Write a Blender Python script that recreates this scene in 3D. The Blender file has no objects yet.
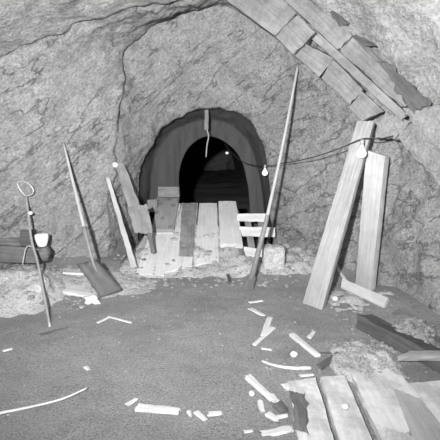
import bpy, bmesh, math, random
from mathutils import Vector, Matrix, noise
random.seed(11)
S = bpy.context.scene
COL = S.collection
V = Vector

# ------------------------------------------------------------------ camera
F = 422.0
PITCH = math.radians(10.7)
CAM = V((0, 0, 1.55))
cp, sp = math.cos(PITCH), math.sin(PITCH)
def ray(px, py):
    x = (px-220)/F; u = (220-py)/F
    return V((x, cp + u*sp, -sp + u*cp))
def at(px, py, Y):
    r = ray(px, py)
    return CAM + r*(Y/r.y)
cam = bpy.data.cameras.new('camera'); co = bpy.data.objects.new('camera', cam); COL.objects.link(co)
cam.sensor_width = 36; cam.sensor_fit = 'HORIZONTAL'; cam.lens = 36*F/440
co.location = CAM; co.rotation_euler = (math.pi/2-PITCH, 0, 0); cam.clip_start = .02
S.camera = co

# ------------------------------------------------------------------ materials
def new_mat(name):
    m = bpy.data.materials.new(name); m.use_nodes = True
    nt = m.node_tree; nt.nodes.clear()
    out = nt.nodes.new('ShaderNodeOutputMaterial'); b = nt.nodes.new('ShaderNodeBsdfPrincipled')
    nt.links.new(b.outputs[0], out.inputs[0])
    b.inputs['Specular IOR Level'].default_value = .25
    return m, nt, b
def g(v): return (v, v, v, 1)
def tex_noise(nt, vec, scale, detail=6, rough=.6):
    n = nt.nodes.new('ShaderNodeTexNoise'); n.inputs['Scale'].default_value = scale
    n.inputs['Detail'].default_value = detail; n.inputs['Roughness'].default_value = rough
    nt.links.new(vec, n.inputs['Vector']); return n.outputs['Fac']
def ramp(nt, fac, stops):
    r = nt.nodes.new('ShaderNodeValToRGB'); e = r.color_ramp.elements
    while len(e) < len(stops): e.new(.5)
    for i, (p, c) in enumerate(stops): e[i].position = p; e[i].color = g(c)
    nt.links.new(fac, r.inputs[0]); return r.outputs[0]
def mixc(nt, a, b, fac, mode='MIX'):
    m = nt.nodes.new('ShaderNodeMix'); m.data_type = 'RGBA'; m.blend_type = mode
    if isinstance(fac, float): m.inputs[0].default_value = fac
    else: nt.links.new(fac, m.inputs[0])
    for s, i in ((a, 6), (b, 7)):
        if isinstance(s, float): m.inputs[i].default_value = g(s)
        else: nt.links.new(s, m.inputs[i])
    return m.outputs[2]
def coords(nt, scale=(1, 1, 1), rot=(0, 0, 0)):
    t = nt.nodes.new('ShaderNodeTexCoord'); mp = nt.nodes.new('ShaderNodeMapping')
    mp.inputs['Scale'].default_value = scale; mp.inputs['Rotation'].default_value = rot
    nt.links.new(t.outputs['Object'], mp.inputs[0]); return mp.outputs[0]
def coords_rot(nt, mult, rot):   # rotate first, then scale
    t = nt.nodes.new('ShaderNodeTexCoord'); mp = nt.nodes.new('ShaderNodeMapping'); mp.vector_type = 'TEXTURE'
    mp.inputs['Scale'].default_value = [1/m for m in mult]; mp.inputs['Rotation'].default_value = rot
    nt.links.new(t.outputs['Object'], mp.inputs[0]); return mp.outputs[0]
def bump(nt, b, h, strength, dist, prev=None):
    n = nt.nodes.new('ShaderNodeBump'); n.inputs['Strength'].default_value = strength
    n.inputs['Distance'].default_value = dist; nt.links.new(h, n.inputs['Height'])
    if prev is not None: nt.links.new(prev, n.inputs['Normal'])
    nt.links.new(n.outputs[0], b.inputs['Normal']); return n.outputs[0]

def rock_mat(name, lo, hi, rough=.9, bs=1.0, strata=True, sc=1.0):
    m, nt, b = new_mat(name)
    c = coords(nt)
    RT = (0, -.72, .2)
    cs = coords_rot(nt, (7*sc, 10*sc, 26*sc), RT)
    n1 = tex_noise(nt, c, 3.2*sc, 8, .65)
    n2 = tex_noise(nt, c, 38*sc, 4, .7)
    n3 = tex_noise(nt, cs, 2.6, 7, .75)
    col = ramp(nt, n1, [(.3, lo), (.7, hi)])
    col = mixc(nt, col, ramp(nt, n2, [(.34, .30), (.64, 1.0)]), .55, 'MULTIPLY')
    if strata:
        col = mixc(nt, col, ramp(nt, n3, [(.37, .38), (.6, 1.0)]), .52, 'MULTIPLY')
    n4 = tex_noise(nt, coords_rot(nt, (8*sc, 10*sc, 20*sc), RT), 1.0, 5, .7)
    col = mixc(nt, col, ramp(nt, n4, [(.36, .5), (.62, 1.0)]), .5, 'MULTIPLY')
    # thin joints following the foliation
    jn = tex_noise(nt, coords_rot(nt, (1.0*sc, 1.5*sc, 4*sc), RT), 1.0, 5, .55)
    ridge = ramp(nt, jn, [(.485, 1.0), (.497, .0), (.503, .0), (.515, 1.0)])
    jm = tex_noise(nt, c, 1.3*sc, 3, .5)
    gate = ramp(nt, jm, [(.38, 1.0), (.46, 0.0)])
    crack = mixc(nt, ridge, 1.0, gate)
    if strata: col = mixc(nt, col, ramp(nt, crack, [(0, .45), (1, 1.0)]), .8, 'MULTIPLY')
    nt.links.new(col, b.inputs['Base Color'])
    b.inputs['Roughness'].default_value = rough
    p = bump(nt, b, n1, .45*bs, .10)
    if strata: p = bump(nt, b, crack, .5*bs, .05, p)
    if strata: p = bump(nt, b, n3, .6*bs, .05, p)
    bump(nt, b, n2, .6*bs, .04, p)
    return m
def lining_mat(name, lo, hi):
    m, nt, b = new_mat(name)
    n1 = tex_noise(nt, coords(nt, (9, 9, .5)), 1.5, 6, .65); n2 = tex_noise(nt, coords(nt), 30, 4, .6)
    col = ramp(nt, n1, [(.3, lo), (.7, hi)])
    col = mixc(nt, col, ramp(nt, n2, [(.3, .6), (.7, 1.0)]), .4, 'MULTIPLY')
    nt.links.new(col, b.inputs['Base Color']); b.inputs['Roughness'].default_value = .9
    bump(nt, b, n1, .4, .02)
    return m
def dirt_mat(name, lo, hi, sc=1.0, bs=1.0):
    m, nt, b = new_mat(name)
    c = coords(nt)
    n1 = tex_noise(nt, c, 2.2*sc, 6, .6); n2 = tex_noise(nt, c, 75*sc, 5, .8); n3 = tex_noise(nt, c, 150*sc, 2, .6)
    col = ramp(nt, n1, [(.3, lo), (.7, hi)])
    col = mixc(nt, col, ramp(nt, n2, [(.36, .15), (.5, .8), (.62, 1.0)]), .75, 'MULTIPLY')
    col = mixc(nt, col, ramp(nt, n3, [(.64, 0.0), (.74, .5)]), .5, 'ADD')
    nt.links.new(col, b.inputs['Base Color']); b.inputs['Roughness'].default_value = .95
    p = bump(nt, b, n2, .8*bs, .015)
    bump(nt, b, n3, .5*bs, .005, p)
    return m
def wood_mat(name, lo, hi, stain=0.0, rough=.8, knots=0.0, bs=1.0):
    m, nt, b = new_mat(name)
    c = coords(nt, (1.6, 34, 34)); c2 = coords(nt); c3 = coords(nt, (9, 120, 120))
    n1 = tex_noise(nt, c, 1.5, 5, .65); n2 = tex_noise(nt, c2, 5, 6, .7); n3 = tex_noise(nt, c3, 1.5, 3, .6)
    col = ramp(nt, n1, [(.3, lo), (.65, hi)])
    col = mixc(nt, col, ramp(nt, n3, [(.35, .7), (.6, 1.0)]), .3, 'MULTIPLY')
    if stain:
        col = mixc(nt, col, ramp(nt, n2, [(.38, .25), (.6, 1.0)]), stain, 'MULTIPLY')
    if knots:
        vo = nt.nodes.new('ShaderNodeTexVoronoi'); vo.inputs['Scale'].default_value = knots
        nt.links.new(coords(nt, (1, 1.4, 1)), vo.inputs['Vector'])
        col = mixc(nt, col, ramp(nt, vo.outputs['Distance'], [(.1, .45), (.2, .72), (.24, .5), (.3, 1.0)]), .75, 'MULTIPLY')
    nt.links.new(col, b.inputs['Base Color']); b.inputs['Roughness'].default_value = rough
    p = bump(nt, b, n1, .5*bs, .006)
    bump(nt, b, n3, .5*bs, .003, p)
    return m
def plain_mat(name, v, rough=.6, metal=0.0, var=.3, emit=0.0):
    m, nt, b = new_mat(name)
    n = tex_noise(nt, coords(nt), 14, 5, .65)
    nt.links.new(ramp(nt, n, [(.3, v*(1-var)), (.7, v)]), b.inputs['Base Color'])
    b.inputs['Roughness'].default_value = rough; b.inputs['Metallic'].default_value = metal
    if emit:
        b.inputs['Emission Color'].default_value = g(1); b.inputs['Emission Strength'].default_value = emit
    return m
M = dict(
    rock=rock_mat('tunnel_rock', .52, .74, bs=1.5),
    pale_rock=rock_mat('pale_broken_rock', .6, .85, bs=1.6, strata=False),
    lining=lining_mat('smooth_lining_falloff_tone', .05, .09),  # smooth streaked lining; weaker flash in the depth is put into its dark tone
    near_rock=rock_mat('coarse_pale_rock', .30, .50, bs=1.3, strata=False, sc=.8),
    slab=rock_mat('slab_rock', .26, .40, strata=False),
    dirt=dirt_mat('packed_dirt', .28, .38),
    muck=dirt_mat('pale_muck', .58, .86, .8, 1.5),
    gravel=rock_mat('gravel_stone', .3, .6, strata=False, sc=2),
    plank=wood_mat('pale_plank', .52, .66, .15),
    plank_stain=wood_mat('stained_plank', .22, .30, .5),
    old=wood_mat('old_grey_wood', .17, .27, .4),
    rot=wood_mat('dirty_plank', .60, .72, .5, knots=2.6, bs=1.4),
    post=wood_mat('sawn_post', .24, .38, .2),
    handle=wood_mat('worn_handle', .36, .48, .2),
    white=wood_mat('fresh_split_wood', .55, .72, .3),
    beam=wood_mat('roof_timber', .19, .26, .5),
    dark=wood_mat('dark_timber', .06, .12, .3),  # also colours the strips that stand in for shaded voids
    darkish=wood_mat('damp_timber', .10, .18, .4),
    knot=wood_mat('knotty_board', .26, .36, .2, knots=5.0),
    steel=plain_mat('worn_steel', .24, .6, .1),
    rust=plain_mat('dark_rusty_steel', .11, .7, .1),
    iron=plain_mat('light_iron', .5, .45, .4),
    cup=plain_mat('white_enamel', .95, .35, 0, .03),
    bulb=plain_mat('opal_glass', .95, .25, 0, .02, .8),
    black=plain_mat('black_rubber', .03, .6),
    cord=plain_mat('grey_cord', .35, .8),
    paper=plain_mat('white_paper', .7, .8, 0, .1),
)

# ------------------------------------------------------------------ object helpers
def tag(o, label=None, cat=None, group=None, kind=None):
    if label: o['label'] = label
    if cat: o['category'] = cat
    if group: o['group'] = group
    if kind: o['kind'] = kind
    return o
def link_bm(name, bm, mat, M4=None, smooth=True, parent=None):
    me = bpy.data.meshes.new(name); bmesh.ops.recalc_face_normals(bm, faces=bm.faces[:])
    if smooth:
        for f in bm.faces: f.smooth = True
    bm.to_mesh(me); bm.free(); me.materials.append(M[mat] if isinstance(mat, str) else mat)
    o = bpy.data.objects.new(name, me); COL.objects.link(o)
    if M4 is not None: o.matrix_world = M4
    if parent is not None:
        o.parent = parent; o.matrix_parent_inverse = parent.matrix_basis.inverted()
    return o
def empty(name, loc):
    o = bpy.data.objects.new(name, None); o.empty_display_size = .1; o.location = loc; COL.objects.link(o); return o
def fbm(p, o=4): return noise.fractal(p, 1.0, 2.0, o)

def frame_from(axis, nrm, loc):
    x = axis.normalized(); z = (nrm - x*nrm.dot(x)).normalized(); y = z.cross(x)
    m = Matrix((x, y, z)).transposed().to_4x4(); m.translation = loc; return m
def qboard(name, a0, a1, b0, b1, thick, mat, parent=None, jag=.004, jend=.012, up=None, nl=20, warp=.0, seed=None):
    """board whose seen face has end edges a0-a1 and b0-b1; thickness goes away from the viewer"""
    seed = random.uniform(0, 100) if seed is None else seed
    axis = (b0+b1-a0-a1); wid = (a1-a0 + b1-b0)
    n = axis.cross(wid).normalized()
    ctr = (a0+a1+b0+b1)/4
    ref = up if up is not None else (CAM-ctr)
    if n.dot(ref) < 0: n.negate()
    m4 = frame_from(axis, n, ctr - n*thick)
    inv = m4.inverted()
    bm = bmesh.new(); nw, nh = 5, 2
    L = axis.length/2
    nl = max(6, min(40, int(L/.035)))
    grid = {}
    for i in range(nl+1):
        u = i/nl
        for j in range(nw+1):
            v = j/nw
            for k in range(nh+1):
                if 0 < i < nl and 0 < j < nw and 0 < k < nh: continue
                w = k/nh
                p = (a0*(1-u)+b0*u)*(1-v) + (a1*(1-u)+b1*u)*v - n*(thick*(1-w))
                q = inv @ p
                side = 1 if j == nw else (-1 if j == 0 else 0)
                q.y += side*jag*1.5*fbm(V((u*L*9, side*7+seed, w*2)), 3)
                if i in (0, nl):
                    q.x += jend*fbm(V((v*6+seed, w*3, i)), 3)
                q.z += jag*.5*fbm(V((q.x*6, q.y*14, seed+w)), 3) + warp*math.sin(u*math.pi)
                if j in (0, nw) and k in (0, nh):
                    q.y -= side*.0025; q.z -= (1 if k == nh else -1)*.0025
                grid[i, j, k] = bm.verts.new(q)
    def quad(a, b, c, d):
        try: bm.faces.new([grid[a], grid[b], grid[c], grid[d]])
        except Exception: pass
    for i in range(nl):
        for j in range(nw):
            for k in (0, nh): quad((i,j,k),(i+1,j,k),(i+1,j+1,k),(i,j+1,k))
        for k in range(nh):
            for j in (0, nw): quad((i,j,k),(i+1,j,k),(i+1,j,k+1),(i,j,k+1))
    for j in range(nw):
        for k in range(nh):
            for i in (0, nl): quad((i,j,k),(i,j+1,k),(i,j+1,k+1),(i,j,k+1))
    o = link_bm(name, bm, mat, m4, smooth=False, parent=parent)
    return o
def tube_bm(bm, pts, rad, seg=8, wob=0.0, seed=0.0):
    n = len(pts); rings = []
    for i, p in enumerate(pts):
        t = (pts[min(i+1, n-1)]-pts[max(i-1, 0)]).normalized()
        a = t.cross(V((0, 0, 1)) if abs(t.z) < .95 else V((1, 0, 0))).normalized(); b = t.cross(a)
        r = rad[i] if isinstance(rad, (list, tuple)) else rad
        rings.append([bm.verts.new(p + (a*math.cos(2*math.pi*k/seg)+b*math.sin(2*math.pi*k/seg)) *
                     r*(1+wob*fbm(V((i*.7+seed, k*1.3, 0)), 2))) for k in range(seg)])
    for i in range(n-1):
        for k in range(seg):
            bm.faces.new([rings[i][k], rings[i][(k+1) % seg], rings[i+1][(k+1) % seg], rings[i+1][k]])
    bm.faces.new(rings[0][::-1]); bm.faces.new(rings[-1])
def resample(pts, n):
    out = []
    P = [pts[0]*2-pts[1]] + list(pts) + [pts[-1]*2-pts[-2]]
    segs = len(pts)-1
    for i in range(n+1):
        t = i/n*segs; k = min(int(t), segs-1); f = t-k
        p0, p1, p2, p3 = P[k:k+4]
        out.append(.5*((2*p1)+(p2-p0)*f+(2*p0-5*p1+4*p2-p3)*f*f+(3*p1-p0-3*p2+p3)*f**3))
    return out
def tube(name, pts, rad, mat, parent=None, seg=8, wob=0.0, n=None):
    if n: pts = resample(pts, n)
    if isinstance(rad, tuple):
        rad = [rad[0]+(rad[1]-rad[0])*i/(len(pts)-1) for i in range(len(pts))]
    base = min(pts, key=lambda p: p.z).copy()
    ax = (pts[-1]-pts[0])
    m4 = frame_from(ax, V((.03, -1, .05)) if abs(ax.normalized().y) < .9 else V((0, 0, 1)), base)
    inv = m4.inverted()
    bm = bmesh.new(); tube_bm(bm, [inv @ p for p in pts], rad, seg, wob, random.uniform(0, 50))
    return link_bm(name, bm, mat, m4, parent=parent)
def stone(name, c, size, mat, sub=3, rough=.25, parent=None, flat=0.0, boxy=0.0):
    bm = bmesh.new(); bmesh.ops.create_icosphere(bm, subdivisions=sub, radius=1)
    s = random.uniform(0, 99)
    for v in bm.verts:
        d = v.co.normalized()
        if boxy:
            k = max(abs(d.x), abs(d.y), abs(d.z)); d2 = d/k
            d = d*(1-boxy)+d2*boxy*.9
        d = d*(1+rough*fbm(d*1.3+V((s, 0, 0)), 4)+rough*.35*fbm(d*4+V((s, 3, 0)), 3))
        v.co = V((d.x*size[0], d.y*size[1], d.z*size[2]))
    return link_bm(name, bm, mat, Matrix.Translation(c))

# ------------------------------------------------------------------ floor height
def sm(a, b, x):
    t = max(0, min(1, (x-a)/(b-a))); return t*t*(3-2*t)
def floor_z(x, y, fine=True):
    z = .012*fbm(V((x*1.1, y*1.1, 0)), 4)
    if fine: z += .006*fbm(V((x*9, y*9, 3)), 4)
    m = sm(-1.15, -.9, x)*(1-sm(.27, .36, x))*(1-sm(6.2, 6.3, y))
    z += m*max(0, .16+.46*(y-5.0)/1.2-.062)
    z += .10*sm(4.35, 5.0, y)*(1-m)*(1-sm(4.95, 5.15, y)*sm(.2, .35, x)*(1-sm(.7, .8, x)))
    z += .14*sm(-1.2, -2.1, x)*sm(3.6, 4.4, y)
    z += .09*sm(1.15, 1.8, x)*sm(2.4, 3.3, y)*(1-.6*sm(4.0, 4.5, y))
    return z
def gp(px, py, dz=0.0):
    r = ray(px, py); z = 0.0
    for _ in range(25):
        t = (z+dz-CAM.z)/r.z; p = CAM+r*t
        z = z*.5+.5*floor_z(p.x, p.y, False)
    return p

def grid_mesh(name, xs, ys, fz, mat):
    bm = bmesh.new(); rows = []
    for y in ys: rows.append([bm.verts.new((x, y, fz(x, y))) for x in xs])
    for a, b in zip(rows, rows[1:]):
        for i in range(len(xs)-1): bm.faces.new((a[i], a[i+1], b[i+1], b[i]))
    return link_bm(name, bm, mat)
def span(a, b, d):
    n = max(1, round((b-a)/d)); return [a+(b-a)*i/n for i in range(n)]
ys = span(-4, 1.9, .15)+span(1.9, 6.5, .025)+span(6.5, 7.0, .1)+[7.0]
xs = span(-3.1, 2.6, .03)+[2.6]
fl = grid_mesh('floor', xs, ys, floor_z, 'dirt'); tag(fl, kind='structure')

# ------------------------------------------------------------------ rock shell (lofted sections)
def pxs(Y, lst): return [(at(x, y, Y).x, at(x, y, Y).z) for x, y in lst]
near = [(-2.75,-.25),(-2.85,.5),(-2.85,1.3),(-2.75,2.0),(-2.4,2.6),(-1.3,3.05),(-.2,3.2),(.8,3.18),(1.45,2.9),(1.9,2.45),(2.08,1.8),(1.98,.8),(1.85,-.25)]
secA = [(-2.35,-.25),(-2.4,.5),(-2.42,1.2),(-2.38,1.9),(-2.2,2.36),(-1.0,2.80),(-.2,2.95),(.55,2.98),(1.1,2.62),(1.52,2.16),(1.86,1.66),(1.82,.7),(1.58,-.25)]
secB = pxs(5.15, [(104,300),(108,260),(111,210),(115,162),(122,110),(134,44),(200,13),(262,22),(300,66),(318,118),(322,180),(314,235),(308,300)])
secC = pxs(5.9, [(139,275),(140,225),(141,190),(145,165),(154,144),(168,126),(205,109),(236,113),(252,125),(262,145),(268,172),(272,215),(273,275)])
secC2 = pxs(6.45, [(150,275),(150,225),(151,185),(155,158),(165,140),(180,127),(206,120),(228,124),(244,137),(254,156),(260,180),(264,215),(266,275)])
secD = pxs(6.5, [(179,275),(179,225),(179,190),(180,170),(185,154),(194,143),(206,137),(219,139),(231,147),(240,158),(246,175),(250,210),(252,275)])
secD2 = pxs(6.95, [(179,275),(179,225),(179,190),(180,170),(185,154),(194,143),(206,137),(219,139),(231,147),(240,158),(246,175),(250,210),(252,275)])
def grow(sec, d, w=None):
    cx, cz = sum(p[0] for p in sec)/13, 1.2
    out = []
    for i, (x, z) in enumerate(sec):
        k = d*(w[i] if w else 1.0); v = V((x-cx, z-cz)).normalized()*k
        out.append((x+v.x, z+v.y))
    return out
wl = [0,.3,.6,1,1,1.3,1,.4,0,0,0,0,0]
wa = [0,.0,.0,.2,.6,1,1,.4,0,0,0,0,0]
keys = [(-4, near), (2.6, near), (3.4, near), (4.0, [(a[0]*.35+b[0]*.65, a[1]*.35+b[1]*.65) for a, b in zip(near, secA)]),
        (4.45, secA), (4.475, grow(secA, .035, wa)), (4.6, grow([(a[0]*.8+b[0]*.2, a[1]*.8+b[1]*.2) for a, b in zip(secA, secB)], .0)),
        (5.15, secB), (5.175, grow(secB, .05, wl)), (5.3, grow([(a[0]*.85+b[0]*.15, a[1]*.85+b[1]*.15) for a, b in zip(secB, secC)], .0)),
        (5.9, secC), (5.935, grow(secC, .06, [1,1,1.2,1.6,1.8,1.8,1.5,.7,.2,0,0,0,0])),
        (6.45, secC2), (6.5, secD), (6.95, secD2), (7.0, [(x*3.2, z*1.25-.2) for x, z in secD2]), (26, [(x*3.6-1, z*1.3-.2) for x, z in secD2])]  # last two sections: added chamber, widened so its walls catch no light
NP = 300
def profile(sec):
    pts = resample([V((x, 0, z)) for x, z in sec], 12*25)
    return [(p.x, p.z) for p in pts]
profs = [(y, profile(s)) for y, s in keys]
bm = bmesh.new(); rows = []
for (y0, p0), (y1, p1) in zip(profs, profs[1:]):
    dy = .03 if (3.4 <= y0 < 6.98) else (.12 if y0 < 3.4 and y0 > 0 else .6)
    gapn = max(abs(a[0]-b[0])+abs(a[1]-b[1]) for a, b in zip(p0, p1))
    n = max(1, math.ceil((y1-y0)/dy), math.ceil(gapn/.05) if y0 < 6.9 else 1)
    for i in range(n):
        t = i/n
        rows.append((y0+(y1-y0)*t, [(a[0]*(1-t)+b[0]*t, a[1]*(1-t)+b[1]*t) for a, b in zip(p0, p1)]))
rows.append(profs[-1])
vr = []
for y, pr in rows:
    amp = 1.0 if y < 5.92 else .45
    if y > 6.4: amp = .15
    r = []
    for x, z in pr:
        p = V((x, y, z))
        cx = -.1
        out = V((x-cx, 0, z-1.3)).normalized()
        d = .085*fbm(V((x*.9, y*.9, z*.9+5)), 3) + 1.0*.06*fbm(V((x*3.2+y, y*3.2, z*3.2)), 4) + .035*noise.turbulence(V((x*8, y*8, z*8)), 4, True)
        yy = y + amp*(.09*fbm(V((x*1.6, 3, z*1.6)), 3)+.03*fbm(V((x*6, 9, z*6)), 3))
        if y > 6.99 : d *= 3
        q = p + out*d*amp*.8; q.y = yy
        r.append(bm.verts.new(q))
    vr.append(r)
for (a, b), (yr, _) in zip(zip(vr, vr[1:]), rows):
    for i in range(len(a)-1):
        f = bm.faces.new((a[i], a[i+1], b[i+1], b[i]))
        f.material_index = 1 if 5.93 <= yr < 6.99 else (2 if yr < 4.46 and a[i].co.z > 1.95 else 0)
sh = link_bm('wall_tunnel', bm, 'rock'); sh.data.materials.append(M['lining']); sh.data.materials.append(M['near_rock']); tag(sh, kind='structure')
# far end and floor of an added chamber, deep so the hole stays dark
bm = bmesh.new()
vs = [bm.verts.new((x, 26+.6*fbm(V((x, z, 1)), 3), z)) for z in (-.8, .5, 1.5, 3, 4.5) for x in (-6, -4, -2, 0, 2, 4, 6)]
for j in range(4):
    for i in range(6): bm.faces.new((vs[j*7+i], vs[j*7+i+1], vs[j*7+i+8], vs[j*7+i+7]))
tag(link_bm('wall_added_chamber_end', bm, 'rock'), kind='structure')
fd = grid_mesh('floor_added_chamber', span(-5, 5, .25)+[5], span(6.95, 26.2, .3)+[26.2], lambda x, y: -.25+.1*fbm(V((x, y, 0)), 4), 'dirt'); tag(fd, kind='structure')

from mathutils.bvhtree import BVHTree
BV = BVHTree.FromPolygons([v.co for v in sh.data.vertices], [p.vertices[:] for p in sh.data.polygons])
def wall_y(px, py, gap=.04):
    h = BV.ray_cast(CAM, ray(px, py).normalized())
    return h[0].y - gap
# ------------------------------------------------------------------ pale muck berms
def patch(name, x0, x1, y0, y1, hf, mat='muck', d=.02):
    return grid_mesh(name, span(x0, x1, d)+[x1], span(y0, y1, d)+[y1],
                     lambda x, y: floor_z(x, y)+hf(x, y), mat)
def lump(x, y, a=.02, k=7): return a*fbm(V((x*k, y*k, 11)), 5)
def h_berm(x, y):
    e = sm(4.5, 4.8, y)*(1-sm(5.6, 6.0, y))*sm(-1.3, -1.0, x)*(1-sm(1.25, 1.45, x))
    if .25 < x < .8 and y > 5.0: return -.08
    return -.04+.085*e+lump(x, y, .03, 6)*(.5+e)
tag(patch('rubble', -1.4, 1.5, 4.3, 5.7, h_berm), 'pale broken muck strewn along the foot of the plank ramp', 'rubble', kind='stuff')
def h_left(x, y):
    c = math.hypot((x+2.0)/.52, (y-4.0)/.55)
    return -.04+.27*max(0, 1-c)**.8+lump(x, y, .035, 6)
tag(patch('rubble_heap', -2.65, -1.25, 3.35, 4.55, h_left), 'white crumbly rock heap under the dark timber at the left wall', 'rubble heap', kind='stuff')
def h_left2(x, y):
    c = math.hypot((x+1.3)/.65, (y-4.35)/.4)
    return -.03+.095*max(0, 1-c)**.5+lump(x, y, .025, 8)
tag(patch('rubble', -1.95, -.6, 3.95, 4.8, h_left2), 'pale loose muck around the square shovel blade', 'rubble', kind='stuff')
def h_right(x, y):
    c = math.hypot((x-1.02)/.26, (y-2.72)/.36)
    return -.03+.095*max(0, 1-c)**.4+lump(x, y, .035, 8)
tag(patch('rubble', .6, 1.3, 2.35, 3.1, h_right, d=.015), 'whitish rubble spilled over the foreground planks', 'rubble', kind='stuff')

def h_top(x, y):
    c = math.hypot((x-1.5)/.2, (y-3.1)/.26)
    return -.05+.17*max(0, 1-c)**.5+lump(x, y, .06, 10)
tag(patch('rubble', 1.15, 1.75, 2.85, 3.6, h_top, 'dirt', d=.015), 'grey rubble heaped on and behind the dark heavy timber', 'rubble', kind='stuff')
def h_rw(x, y):
    c = math.hypot((x-1.25)/.5, (y-3.95)/.35)
    return -.03+.05*max(0, 1-c)**.6+lump(x, y, .03, 8)
tag(patch('rubble', .8, 1.8, 3.5, 4.4, h_rw), 'pale muck around the feet of the two posts', 'rubble', kind='stuff')

# gravel: uncountable, one mesh
bm = bmesh.new()
def pebble(c, r):
    res = bmesh.ops.create_icosphere(bm, subdivisions=1, radius=r)
    s = random.uniform(0, 99); f = (random.uniform(.7, 1.4), random.uniform(.7, 1.4), random.uniform(.4, .8))
    a = random.uniform(0, 6.28)
    for v in res['verts']:
        d = v.co*(1+.35*noise.noise(v.co/r+V((s, 0, 0))))
        x, y = d.x*f[0], d.y*f[1]
        v.co = c+V((x*math.cos(a)-y*math.sin(a), x*math.sin(a)+y*math.cos(a), d.z*f[2]))
def scatter(n, x0, x1, y0, y1, r0, r1, hf=None):
    for _ in range(n):
        x, y = random.uniform(x0, x1), random.uniform(y0, y1)
        r = r0+(r1-r0)*random.random()**3
        z = floor_z(x, y)+(max(0, hf(x, y)) if hf else 0)
        pebble(V((x, y, z+r*.15)), r)
scatter(600, -1.3, 1.4, 4.3, 5.2, .006, .035, h_berm)
scatter(420, -2.5, -1.3, 3.7, 4.6, .006, .035, h_left)
scatter(260, -1.9, -.8, 4.0, 4.8, .006, .03, h_left2)
scatter(500, -1.8, 1.7, 2.1, 4.4, .003, .012)
scatter(160, .25, 1.2, 2.3, 3.0, .003, .009)
scatter(220, 1.25, 1.7, 2.85, 3.35, .008, .03, h_top)
scatter(160, .8, 1.25, 2.45, 3.05, .005, .018, h_right)
scatter(200, 1.0, 1.7, 2.9, 4.4, .004, .016)
tag(link_bm('gravel', bm, 'gravel', smooth=False), 'small pale stones scattered over the dirt floor', 'gravel', kind='stuff')

# ------------------------------------------------------------------ ramp planks
def ramp_pt(px, py): # point on the sloping ramp plane
    r = ray(px, py); k = .46/1.2
    t = (.16-5*k - CAM.z)/(r.z - k*r.y); return CAM+r*t
def ramp_board(label, TL, TR, BR, BL, mat, th=.04, lift=0.0, **kw):
    p = [ramp_pt(*q)+V((0, 0, lift)) for q in (TL, TR, BR, BL)]
    o = qboard('ramp_plank', p[0], p[1], p[3], p[2], th, mat, **kw)
    return tag(o, label, 'plank', 'planks of the ramp into the tunnel')
ramp_board('dusty pale ramp plank lying under the dark-stained strip', (181.5,203), (198,203), (192,266), (164,272), 'plank')
ramp_board('dark-stained narrow plank strip, left of the two clean pale planks', (182,204), (197,204), (193,257), (179,257), 'plank_stain', th=.012, lift=.013, jag=.008)
ramp_board('pale middle ramp plank running up to the dark opening', (199.3,203), (217.2,203), (219,262), (194,264), 'plank')
pc = [(218.3,203), (236,203), (243,246), (220,246)]
ramp_board('pale ramp plank with darkened lower end, next to the slatted frame', *pc, 'plank', th=.075, lift=.03)
ramp_board('dusty plank at the left edge of the ramp beneath the knotty board', (160,205), (181,203), (164,275), (136,272), 'plank')
# knotty boards stacked at the left of the ramp
k = [ramp_pt(*q)+V((0, 0, .05)) for q in ((158,197), (180,197), (174,233), (152,233))]
kb = tag(qboard('knotty_board', k[0], k[1], k[3], k[2], .06, 'knot', jag=.003, jend=.003), 'grey board with two round knots and a pale sawn end', 'board')
ye = k[2].y-.012
tag(qboard('sawn_end', at(151,233,ye), at(174,233,ye), at(151,238.5,ye), at(174,238.5,ye), .012, 'white', parent=kb, jag=.001, jend=.001), 'pale sawn end')
q = [at(158,187,6.15), at(179,187,6.15), at(179,197,6.12), at(158,197,6.12)]
tag(qboard('wood_block', q[0], q[3], q[1], q[2], .12, 'old'), 'short squared block standing at the top of the knotty board', 'block')
q = [at(147,200,6.05), at(158,199,6.05), at(156,212,6.0), at(148,212,6.0)]
tag(qboard('wood_block', q[0], q[1], q[3], q[2], .08, 'old'), 'small grey board end left of the knotty board', 'block')

# ------------------------------------------------------------------ slatted frame
rt = empty('slatted_frame', at(256,262,5.45)); tag(rt, 'broken wooden slatted frame leaning beside the ramp, gaps dark behind', 'frame')
def part_px(name, quad, Y, th, mat, parent, **kw):
    Ys = Y if isinstance(Y, (list, tuple)) else [Y]*4
    p = [at(x, y, Yi) for (x, y), Yi in zip(quad, Ys)]
    return qboard(name, *p, th, mat, parent=parent, **kw)
part_px('rail', [(237,214), (237,221), (267,214), (267,222)], 5.72, .03, 'plank', rt)
part_px('rail', [(239,227), (241,236), (275,228), (275,237)], 5.50, .03, 'plank', rt)
part_px('rail', [(243,247), (245,257), (263,250), (262,260)], 5.38, .03, 'plank', rt)
part_px('slat', [(244,216), (250,216), (249,252), (256,252)], [5.78,5.78,5.48,5.48], .025, 'old', rt)
part_px('slat', [(258,220), (263,219), (259,256), (264,255)], [5.78,5.78,5.48,5.48], .025, 'old', rt)

# block of pale rock / stump next to the frame
o = stone('stone_block', at(273,260,4.8), (.135,.11,.19), 'pale_rock', 4, .12, boxy=.85)
tag(o, 'pale squarish stone block standing right of the long tool handle', 'stone')

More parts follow.
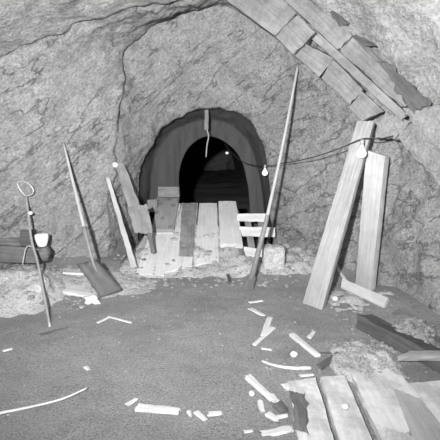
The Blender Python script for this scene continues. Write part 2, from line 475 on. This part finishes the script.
# ------------------------------------------------------------------ square shovel
sh0 = gp(101,298); rt = empty('square_shovel', sh0); tag(rt, 'square-bladed shovel with long wooden handle leaning on the left wall', 'shovel')
Yt, Yb = wall_y(63.5, 143, .06), gp(101,298).y+.03
top = at(63.5,143,Yt+.03); mid = at(87,240,Yb+.16); sock = at(93,262,Yb+.09)
tube('handle', [top, top.lerp(mid, .35), top.lerp(mid, .7), mid], (.013, .019), 'handle', rt, 10, n=14)
bl = [at(78,264,Yb+.11), at(98,259.5,Yb+.11), at(123,290,Yb+.02), at(101,298,Yb-.02)]
bm = bmesh.new(); nu, nv = 12, 14; gv = []
n0 = (bl[1]-bl[0]).cross(bl[3]-bl[0]).normalized()
if n0.y > 0: n0.negate()
for j in range(nv+1):
    v = j/nv; row = []
    for i in range(nu+1):
        u = i/nu
        p = (bl[0]*(1-u)+bl[1]*u)*(1-v)+(bl[3]*(1-u)+bl[2]*u)*v
        e = abs(2*u-1)
        p = p + n0*(.035*max(0, e-.75)/.25*(1-.7*v)) + n0*(.018*math.exp(-((u-.5)/.12)**2)*max(0, 1-v*1.4)) + n0*(.02*(v-.5)**2)
        row.append(bm.verts.new(p))
    gv.append(row)
for j in range(nv):
    for i in range(nu): bm.faces.new((gv[j][i], gv[j][i+1], gv[j+1][i+1], gv[j+1][i]))
ret = bmesh.ops.solidify(bm, geom=bm.faces[:], thickness=.004)
link_bm('blade', bm, 'steel', parent=rt)
tube('socket', [mid.lerp(top, .12), mid, sock, (bl[0]+bl[1]+bl[2]+bl[3])/4+n0*.004+(sock-(bl[0]+bl[1]+bl[2]+bl[3])/4)*.3], (.023, .012), 'steel', rt, 10, n=10)

# ------------------------------------------------------------------ ring bar
Y0 = 4.15
b0 = at(50,327,4.0); rt = empty('ring_bar', gp(50,327)); tag(rt, 'thin bent iron bar with an open ring at its top, leaning at far left', 'bar')
Yr = wall_y(26, 190, .05)
Yf = gp(50,327).y
def yb_(v): return Yr+(Yf-Yr)*(v-196)/131
pts = [at(x, y, yb_(y)) for x, y in ((26,196),(28.5,215),(31.5,240),(37.5,262),(44,295),(50,327))]
tube('rod', pts, (.0125, .0115), 'iron', rt, 8, n=30)
ring = [(26,196),(21,191),(17.6,184.5),(19,181.5),(23,181.5),(29,184),(33,189),(33,193),(30,195),(26,196)]
tube('ring', [at(x, y, Yr) for x, y in ring], .011, 'iron', rt, 8, n=40)
o = stone('knob', at(30.5,213,yb_(213)), (.022,.022,.02), 'cup', 2, .1); o.parent = rt; o.matrix_parent_inverse = Matrix.Translation(rt.location).inverted()

# ------------------------------------------------------------------ left ledge timber, cup, twig
ya, yb = 4.28, 4.36
q = [at(-14,246,ya), at(-14,262,ya-.02), at(42,248,yb), at(38,263,yb-.02)]
o = qboard('dark_timber', *q, .14, 'darkish', jend=.03); tag(o, 'dark squared timber lying along the left wall under the cup', 'timber')
q = [at(20,231,4.4), at(20,245,4.38), at(32,230,4.42), at(33,246,4.4)]
tag(qboard('wood_block', *q, .1, 'dark'), 'small black block on the timber behind the iron bar', 'block')
q = [at(-10,238,4.4), at(-10,247,4.38), at(20,238,4.42), at(20,247,4.4)]
tag(qboard('timber', *q, .1, 'darkish', jag=.01), 'dark short timber behind the ledge at the left edge', 'timber')
o = stone('rock', at(44,253,4.38), (.065,.07,.085), 'darkish', 3, .25, boxy=.4); tag(o, 'dark rough lump directly beneath the white cup', 'rock')
cb = at(42.3,246,4.36)
bm = bmesh.new(); prof = [(0,.0),(.04,0),(.046,.01),(.06,.05),(.068,.09),(.069,.118),(.066,.126),(.05,.132),(0,.135)]
rings = []
for r, z in prof[1:-1]: rings.append([bm.verts.new((r*math.cos(a*math.pi/12), r*math.sin(a*math.pi/12), z)) for a in range(24)])
for a, b in zip(rings, rings[1:]):
    for i in range(24): bm.faces.new((a[i], a[(i+1) % 24], b[(i+1) % 24], b[i]))
bm.faces.new(rings[0][::-1]); bm.faces.new(rings[-1])
tag(link_bm('cup', bm, 'cup', Matrix.Translation(cb)), 'small white cup standing on the dark timber at left', 'cup')
tube_o = tube('twig', [at(38,250,4.26), at(30,246,4.23), at(26,248,4.22), at(24,256,4.21), at(22.5,265,4.2)], .004, 'white', n=16); tag(tube_o, 'white bent twig hanging over the dark ledge timber', 'twig')
a, b = at(46,272.5,4.45), at(84,274.5,4.45)
tag(tube('stick', [a, a.lerp(b, .5), b], .018, 'white', n=8), 'straight white stick lying level left of the shovel blade', 'stick')
p = [gp(55,284,.03), gp(58,290,.03), gp(98,289,.03), gp(97,297,.03)]
tag(qboard('board', *p, .03, 'plank'), 'pale flat board lying in the muck left of the shovel', 'board')
o = stone('rock', at(38,291,3.95), (.16,.14,.17), 'pale_rock', 4, .22); tag(o, 'pale boulder half buried right of the iron bar foot', 'rock')
o = stone('rock', at(10,283,4.0), (.2,.14,.13), 'pale_rock', 4, .25); tag(o, 'white boulder at the left edge below the dark timber', 'rock')

# ------------------------------------------------------------------ leaning boards left of ramp
p = [at(105.5,178,wall_y(107,178,.06)), at(109.5,178,wall_y(107,178,.06)), at(131,268,4.7), at(137,267,4.7)]
tag(qboard('leaning_stick', *p, .03, 'handle'), 'thin pale stick leaning on rock between shovel and wide boards', 'stick')
rt = empty('leaning_board', at(146,238,5.0)); tag(rt, 'grey board with white porcelain knob leaning against the arch edge', 'board')
p = [at(114,163,wall_y(119,163,.09)), at(124,163,wall_y(119,163,.09)+.02), at(134,226,4.98), at(147,224,5.0)]
qboard('plank', *p, .035, 'old', parent=rt, jag=.006)
o = stone('knob', at(115.3,165,wall_y(119,163,.13)), (.033,.033,.033), 'cup', 2, .05); o.parent = rt; o.matrix_parent_inverse = Matrix.Translation(rt.location).inverted()
p = [at(127,207,4.95), at(147,205,4.95), at(135,232,4.85), at(152,233,4.85)]
tag(qboard('split_board', *p, .04, 'old', jag=.016, jend=.05), 'splintered short board below the knobbed leaning board', 'board')
p = [at(146,230,4.87), at(150,229,4.87), at(151,253,4.78), at(155,252,4.78)]
tag(qboard('lath', *p, .02, 'darkish'), 'narrow dark lath dropping from the splintered board', 'lath')
for lab, pa, pb, r, mt in (('dark twig pointing right at the foot of the thin stick', (135,272), (152,263), .008, 'darkish'),
                          ('short dark twig leaning left of the thin stick foot', (120,264), (126,256), .007, 'darkish')):
    tag(tube('twig', [gp(*pa, .02), gp(*pb, .04)], r, mt, n=6), lab, 'twig')

# ------------------------------------------------------------------ long-handled tool
rt = empty('long_spade', gp(248,290)); tag(rt, 'long-handled narrow spade leaning diagonally in front of the tunnel right wall', 'spade')
yk = gp(248,290).y
a, b, c = at(298,65,wall_y(298,65,.04)), at(266,222,yk+.24), at(251,280,yk+.03)
tube('handle', [a, a.lerp(b, .5)+V((.012,0,0)), b], (.014, .019), 'handle', rt, 10, n=24)
tube('socket', [b.lerp(a, .04), b, b.lerp(c, .5), c], (.021, .03), 'old', rt, 10, n=10)
p = [at(247,277,yk+.03), at(256,277,yk+.03), at(242,290,yk-.02), at(253,291,yk-.02)]
qboard('blade', *p, .012, 'rust', parent=rt, jag=.001)

# ------------------------------------------------------------------ posts
def px_board(name, quad, Ys, th, mat, label, cat, **kw):
    grp = kw.pop('group', None)
    return tag(part_px(name, quad, Ys, th, mat, None, **kw), label, cat, grp)
px_board('post', [(357,121), (374,121), (302,303), (322,310)], [4.32,4.27,gp(302,303).y,gp(322,310).y], .075, 'post', 'wide grey plank post slanting right, foot on the dirt', 'post', jag=.003)
px_board('post', [(366,150), (385,156), (355,285), (371,291)], [4.3,4.25,gp(355,285).y,gp(371,291).y], .085, 'handle', 'narrower pale post with slanted top standing behind the hanging bulb', 'post', jag=.003)
p = [at(366,150,4.3), at(385,156,4.25), at(370,138,4.3), at(375,139,4.27)]

# ------------------------------------------------------------------ timbers at right shoulder
RB = 'timbers wedged along the right shoulder of the roof'
def tb(name, quad, Ys, th, mat, label, **kw): return px_board(name, quad, Ys, th, mat, label, 'timber', group=RB, **kw)
# upper row
tb('roof_timber', [(282,-2), (318,-2), (337,49), (353,36)], [4.50,4.4,4.28,4.16], .1, 'beam', 'upper roof timber crossing the top edge of the view', jag=.006, jend=.04)
tb('roof_timber', [(339,51), (353,38), (402,108), (415,100)], [4.27,4.14,3.98,3.86], .1, 'beam', 'upper roof timber ending in a broken edge by a dark shade strip', jag=.008, jend=.05)
tb('roof_timber', [(222,-3), (281,-3), (275,36), (296,13)], [4.72,4.56,4.55,4.46], .1, 'beam', 'lower roof timber at the top, nearest the chamber crown', jag=.005, jend=.02)
tb('roof_timber', [(276,37), (297,15), (293,55), (316,32)], [4.54,4.46,4.48,4.40], .1, 'beam', 'short lower roof timber between two dark joints', jag=.005, jend=.03)
tb('roof_timber', [(295,56), (306,44), (319,77), (334,58)], [4.50,4.42,4.42,4.34], .1, 'beam', 'lower roof timber just above the long spade handle tip', jag=.005, jend=.02)
tb('roof_timber', [(321,78), (333,59), (350,104), (363,90)], [4.44,4.36,4.36,4.26], .1, 'beam', 'lower roof timber just before the cap over the posts', jag=.005, jend=.02)
tb('roof_timber', [(312,39), (319,33), (401,121), (407,114)], [4.42,4.38,4.0,3.96], .08, 'beam', 'slim timber squeezed between the upper and lower rows', jag=.004, jend=.02)
tb('cap_board', [(349,108), (362,91), (362,121), (384,111)], [4.34,4.26,4.26,4.18], .09, 'beam', 'short cap board resting on the tops of the posts', jag=.004, jend=.02)
tb('void_shade_strip', [(377,62), (388,64), (412,112), (429,103)], [4.04,3.98,3.86,3.76], .04, 'dark', 'dark strip standing in for shade between upper timber and pale rock', jag=.03, jend=.06)  # this and the next two: dark boards in place of shaded voids
tb('void_shade_strip', [(351,38), (354,35), (366,46), (376,46)], [4.16,4.12,4.06,4.0], .04, 'dark', 'dark wedge as painted shade at the joint of the two upper roof timbers', jag=.012, jend=.02)
tb('void_shade_strip', [(322,4), (328,4), (338,26), (346,24)], [4.36,4.3,4.24,4.18], .04, 'dark', 'dark wedge as painted shade beside the upper timber near the top edge', jag=.02, jend=.03)
for lab, quad, Ys in (('flat rock slab just right of the cap board', [(385,112), (410,122), (375,137), (396,139)], [4.16,4.0,4.2,4.08]),
                      ('angular rock slab at right edge under the broken upper timber', [(402,108), (446,106), (424,147), (452,170)], [3.94,3.68,3.84,3.6]),
                      ('long rock slab sloping down right from the wire end', [(396,139), (410,122), (446,190), (462,172)], [4.06,3.98,3.64,3.56])):
    tag(part_px('rock_slab', quad, [min(a_, wall_y(*q_, .05)) for a_, q_ in zip(Ys, quad)], .16, 'slab', None, jag=.02, jend=.03), lab, 'rock')

# ------------------------------------------------------------------ timbers on the floor, right
p = [gp(341,288,.06), gp(351,278,.10), gp(384,306,.06), gp(389,298,.09)]
px_board('timber', [(342,278), (341,287), (388,298), (384,307)], [gp(341,289).y+.1,gp(341,289).y,gp(388,306).y+.08,gp(388,308).y], .14, 'plank', 'short pale squared timber lying at the foot of the narrow post', 'timber')
px_board('timber', [(357,315), (357,329), (447,361), (444,377)], [gp(357,329).y+.02,gp(357,329).y,gp(444,377).y+.02,gp(444,377).y], .17, 'dark', 'dark heavy timber lying toward the right edge, rubble on top', 'timber', jag=.008, jend=.03)
p = [gp(392,312,.02), gp(410,306,.03), gp(420,330,.02), gp(434,324,.02)]
tag(qboard('board', *p, .03, 'old', jag=.01, jend=.04), 'half-buried grey board behind the dark heavy timber', 'board')
p = [gp(398,356,.12), gp(412,350,.12), gp(450,356,.12), gp(450,350,.12)]
tag(qboard('board', *p, .04, 'post'), 'thin pale board jutting in from the right edge on dark timber', 'board')
p = [gp(425,340,.03), gp(432,333,.03), gp(455,352,.03), gp(455,342,.03)]
tag(qboard('board', *p, .03, 'darkish'), 'dark flat board at right edge above the thin pale board', 'board')

# ------------------------------------------------------------------ foreground planks
FP = 'planks laid in the floor at bottom right'
def fplank(label, quad, mat='rot', dz=.045, th=.05, **kw):
    p = [gp(x, y, dz) for x, y in quad]
    return tag(qboard('floor_plank', *p, th, mat, up=V((0,0,1)), **kw), label, 'plank', FP)
fplank('rotten-edged floor plank, leftmost of the foreground row', [(288,380), (316.5,378), (302,455), (339,455)], jag=.006, jend=.04)
fplank('floor plank with dark round stains, second from left in foreground', [(320,377), (345.5,375), (344,455), (379,455)], jag=.004)
fplank('wide floor plank partly under whitish rubble', [(352,375), (384,349), (388,455), (428,408)], jag=.006, jend=.03)
fplank('grained floor plank ending near the dark timber', [(394,388), (421,399), (420,455), (464,455)], 'handle', dz=.055, jag=.004)
fplank('floor plank with a slanted cut end at bottom edge', [(387,428), (414,436), (384,460), (428,460)], 'rot', dz=.065, jag=.004)
fplank('pale floor plank at the bottom right corner', [(408,383), (445,380), (446,428), (480,428)], 'rot', jag=.004)

p = [gp(x, y, .058) for x, y in ((291,393), (304,394), (297,428), (309,430))]
tag(qboard('rotten_strip', *p, .012, 'darkish', up=V((0,0,1)), jag=.02, jend=.05), 'crumbling dark rotten strip along the leftmost floor plank', 'wood strip')
# ------------------------------------------------------------------ wire and bulbs
wy = [(224,143,6.7), (232,153,6.5), (245,163,6.2), (265,166,5.7), (285,163,5.2), (310,158,4.7), (338,149,4.3), (362,139,4.12), (378,139,4.08), (393,136,4.05)]
tag(tube('power_cable', [at(*q) for q in wy], .0055, 'black', n=70, seg=6), 'thin dark cable strung from the tunnel to the posts', 'cable')
def bulb(c, s, label):
    rt = empty('light_bulb', c); tag(rt, label, 'light bulb', 'bare bulbs on the cable')
    bm = bmesh.new()
    prof = [(.012,.0),(.014,-.014),(.022,-.03),(.034,-.048),(.04,-.066),(.038,-.084),(.028,-.098),(.012,-.106)]
    rings = [[bm.verts.new((r*s*math.cos(a*math.pi/10), r*s*math.sin(a*math.pi/10), z*s)) for a in range(20)] for r, z in prof]
    for a, b in zip(rings, rings[1:]):
        for i in range(20): bm.faces.new((a[i], a[(i+1) % 20], b[(i+1) % 20], b[i]))
    bm.faces.new(rings[-1]); bm.faces.new(rings[0])
    link_bm('glass', bm, 'bulb', Matrix.Translation(c), parent=rt)
    tube('socket', [c+V((0,0,.045*s)), c+V((0,0,.0))], .017*s, 'iron', rt, 12)
bulb(at(362,145,4.08), 1.15, 'white bare bulb hanging in front of the two posts')
bulb(at(265,168,5.66), .95, 'white bare bulb hanging at the tunnel right wall')
for lab, c in (('tiny pale insulator high on the cable inside the tunnel', (230,144,6.65)), ('tiny pale insulator lower on the cable inside the tunnel', (227,153,6.6))):
    o = stone('insulator', at(*c), (.028,.028,.022), 'cup', 2, .1); tag(o, lab, 'insulator')

# ------------------------------------------------------------------ hanging lath and string
px_board('hanging_lath', [(204.5,110), (208.5,110), (204.5,130), (208.5,129)], 5.88, .02, 'old', 'short pale lath hanging from the crown of the tunnel arch', 'lath')
tag(tube('string', [at(207,129,5.87), at(208.5,137,5.87), at(207,145,5.87), at(206,157,5.87)], .009, 'cord', n=14), 'frayed cord dangling below the hanging lath', 'cord')

# ------------------------------------------------------------------ loose wood on the floor
def chip(label, pa, pb, wpx, th=.012, mat='white', name='wood_chip', cat='wood chip', grp='wood scraps on the dirt floor', **kw):
    a, b = gp(*pa, th*.8), gp(*pb, th*.8)
    w = wpx*(a.y+b.y)/2/F*.5
    d = (b-a); s = V((-d.y, d.x, 0)).normalized()*w
    kw.setdefault('jag', .004); kw.setdefault('jend', .02)
    return tag(qboard(name, a-s, a+s, b-s*.75, b+s*.75, th, mat, up=V((0,0,1)), **kw), label, cat, grp)
chip('large flat white wood chip lying at the bottom centre-left', (137,406), (179,410), 13, .02)
chip('pale stub of wood just left of the large flat chip', (127,404), (136,398), 6)
chip('small white chip upright right of the large flat chip', (189,410), (191,415), 5)
chip('slanted white chip between the large chip and the bottom centre', (196,411), (205,419), 8)
chip('white lozenge chip at the bottom centre', (209,413), (221,412), 9)
chip('split white batten with a dark band near its lower end', (248,375), (272,397), 9, .03)
o = chip('white broken tip below the dark band of the split batten', (271,394), (277,400), 9, .03)
chip('bright white batten pointing down toward the floor planks', (292,333), (318,354), 8, .03, jag=.002, jend=.008)
chip('small pale splinter above the bright batten', (250,302), (262,300), 5)
chip('short white splinter left of the leaning splinter pair', (250,308), (264,315), 6)
chip('grey upright splinter of the crossed pair', (270,317), (263,335), 7, mat='plank')
chip('long thin splinter of the crossed pair', (254,344), (274,327), 5, mat='plank')
chip('little flat chip beside the crossed splinters', (264,333), (273,327), 8, mat='plank')
chip('tiny pale sliver under the crossed splinters', (262,348), (271,349), 3)
chip('faint grey lath running below the bright batten', (281,359), (300,343), 5, mat='old')
chip('dark broken stick at the corner of the floor planks', (319,366), (341,350), 8, .025, 'darkish', 'stick', 'stick')
chip('small pale chip right of the bright batten', (309,337), (314,331), 5)
chip('dark short chip off the end of the bright batten', (316,353), (330,353), 7, .02, 'darkish')
chip('pale lath on the edge of the foreground planks', (300,375), (313,374), 5)
chip('white square scrap above the rotten floor plank', (285,386), (295,384), 11, .02)
chip('white broken scrap left of the rotten floor plank', (267,412), (277,418), 10, .02, 'plank')
chip('flat white scrap leaning on the rotten floor plank', (277,416), (287,414), 5, .02)
chip('upright grey scrap beside the white broken scraps', (260,400), (263,410), 7, .02, 'plank')
chip('wide pale scrap at the bottom near the rotten plank', (262,432), (292,428), 9, .02, 'plank', jag=.012)
chip('dark stump of wood between the scraps and rotten plank', (277,402), (285,410), 12, .035, 'darkish')
chip('white flake at the bottom left of the scraps', (245,431), (252,430), 6)
chip('pale stick lying in dirt below the shovel', (98,322), (108,317), 4)
chip('pale curved lath below the shovel blade', (108,316), (131,322), 3.5)
chip('dark sliver on the dirt below the iron bar', (40,334), (68,327), 4, .015, 'darkish')
chip('pale sliver at the left edge of the dirt', (3,350), (12,348), 4)
chip('white fleck in the middle of the left dirt', (85,366), (89,369), 5)
chip('long pale lath along the muck above the pale timber', (334,262), (346,280), 4, .02, 'plank')
chip('pale splinter near the foot of the narrow post', (349,301), (357,309), 4)
chip('short upright stick in the muck below the ramp', (228,274), (230,282), 4, .03, 'darkish')
a = [gp(0,413,.012), gp(30,407,.012), gp(62,399,.015), gp(87,388,.02)]
tag(tube('branch', [gp(-15,415,.012)]+a, (.010, .005), 'white', n=24, wob=.3), 'long pale bare branch lying at bottom left', 'branch')
a = [gp(262,361,.01), gp(273,365,.012), gp(290,368,.012), gp(311,368,.012)]
tag(tube('bark_strip', a, (.008, .012), 'white', n=14, wob=.4), 'curved pale bark strip lying in front of the bright batten', 'bark')
for lab, c, r in (('white stone beside the faint grey lath', (294,356), .028), ('small white stone left of the split batten tip', (252,395), .02),
                  ('white stone on the second foreground plank', (345,408), .02), ('pale stone near the foot of the wide plank post', (335,300), .03)):
    p = gp(*c, .05 if c[0] == 345 else 0); o = stone('stone', p+V((0,0,r*.5)), (r,r,r*.8), 'paper', 2, .25); tag(o, lab, 'stone')
# crumpled paper below the shovel
o = stone('paper_scrap', gp(92,303)+V((0,0,.03)), (.07,.05,.045), 'paper', 3, .7); tag(o, 'crumpled white paper on the dirt below the shovel blade', 'paper')

# ------------------------------------------------------------------ light
fl_ = bpy.data.lights.new('flash', 'SPOT'); fl_.energy = 2300; fl_.shadow_soft_size = .05
fl_.spot_size = math.radians(125); fl_.spot_blend = 1.0
fo = bpy.data.objects.new('flash', fl_); COL.objects.link(fo); fo.location = (-.42, -.25, 1.85)
fo.rotation_euler = (V((-.1, 5, 2.75))-fo.location).to_track_quat('-Z', 'Y').to_euler()
w = bpy.data.worlds.new('world'); S.world = w; w.use_nodes = True
w.node_tree.nodes['Background'].inputs[0].default_value = g(0.0)
S.view_settings.view_transform = 'Standard'; S.view_settings.look = 'None'; S.view_settings.gamma = 1; S.view_settings.exposure = 0
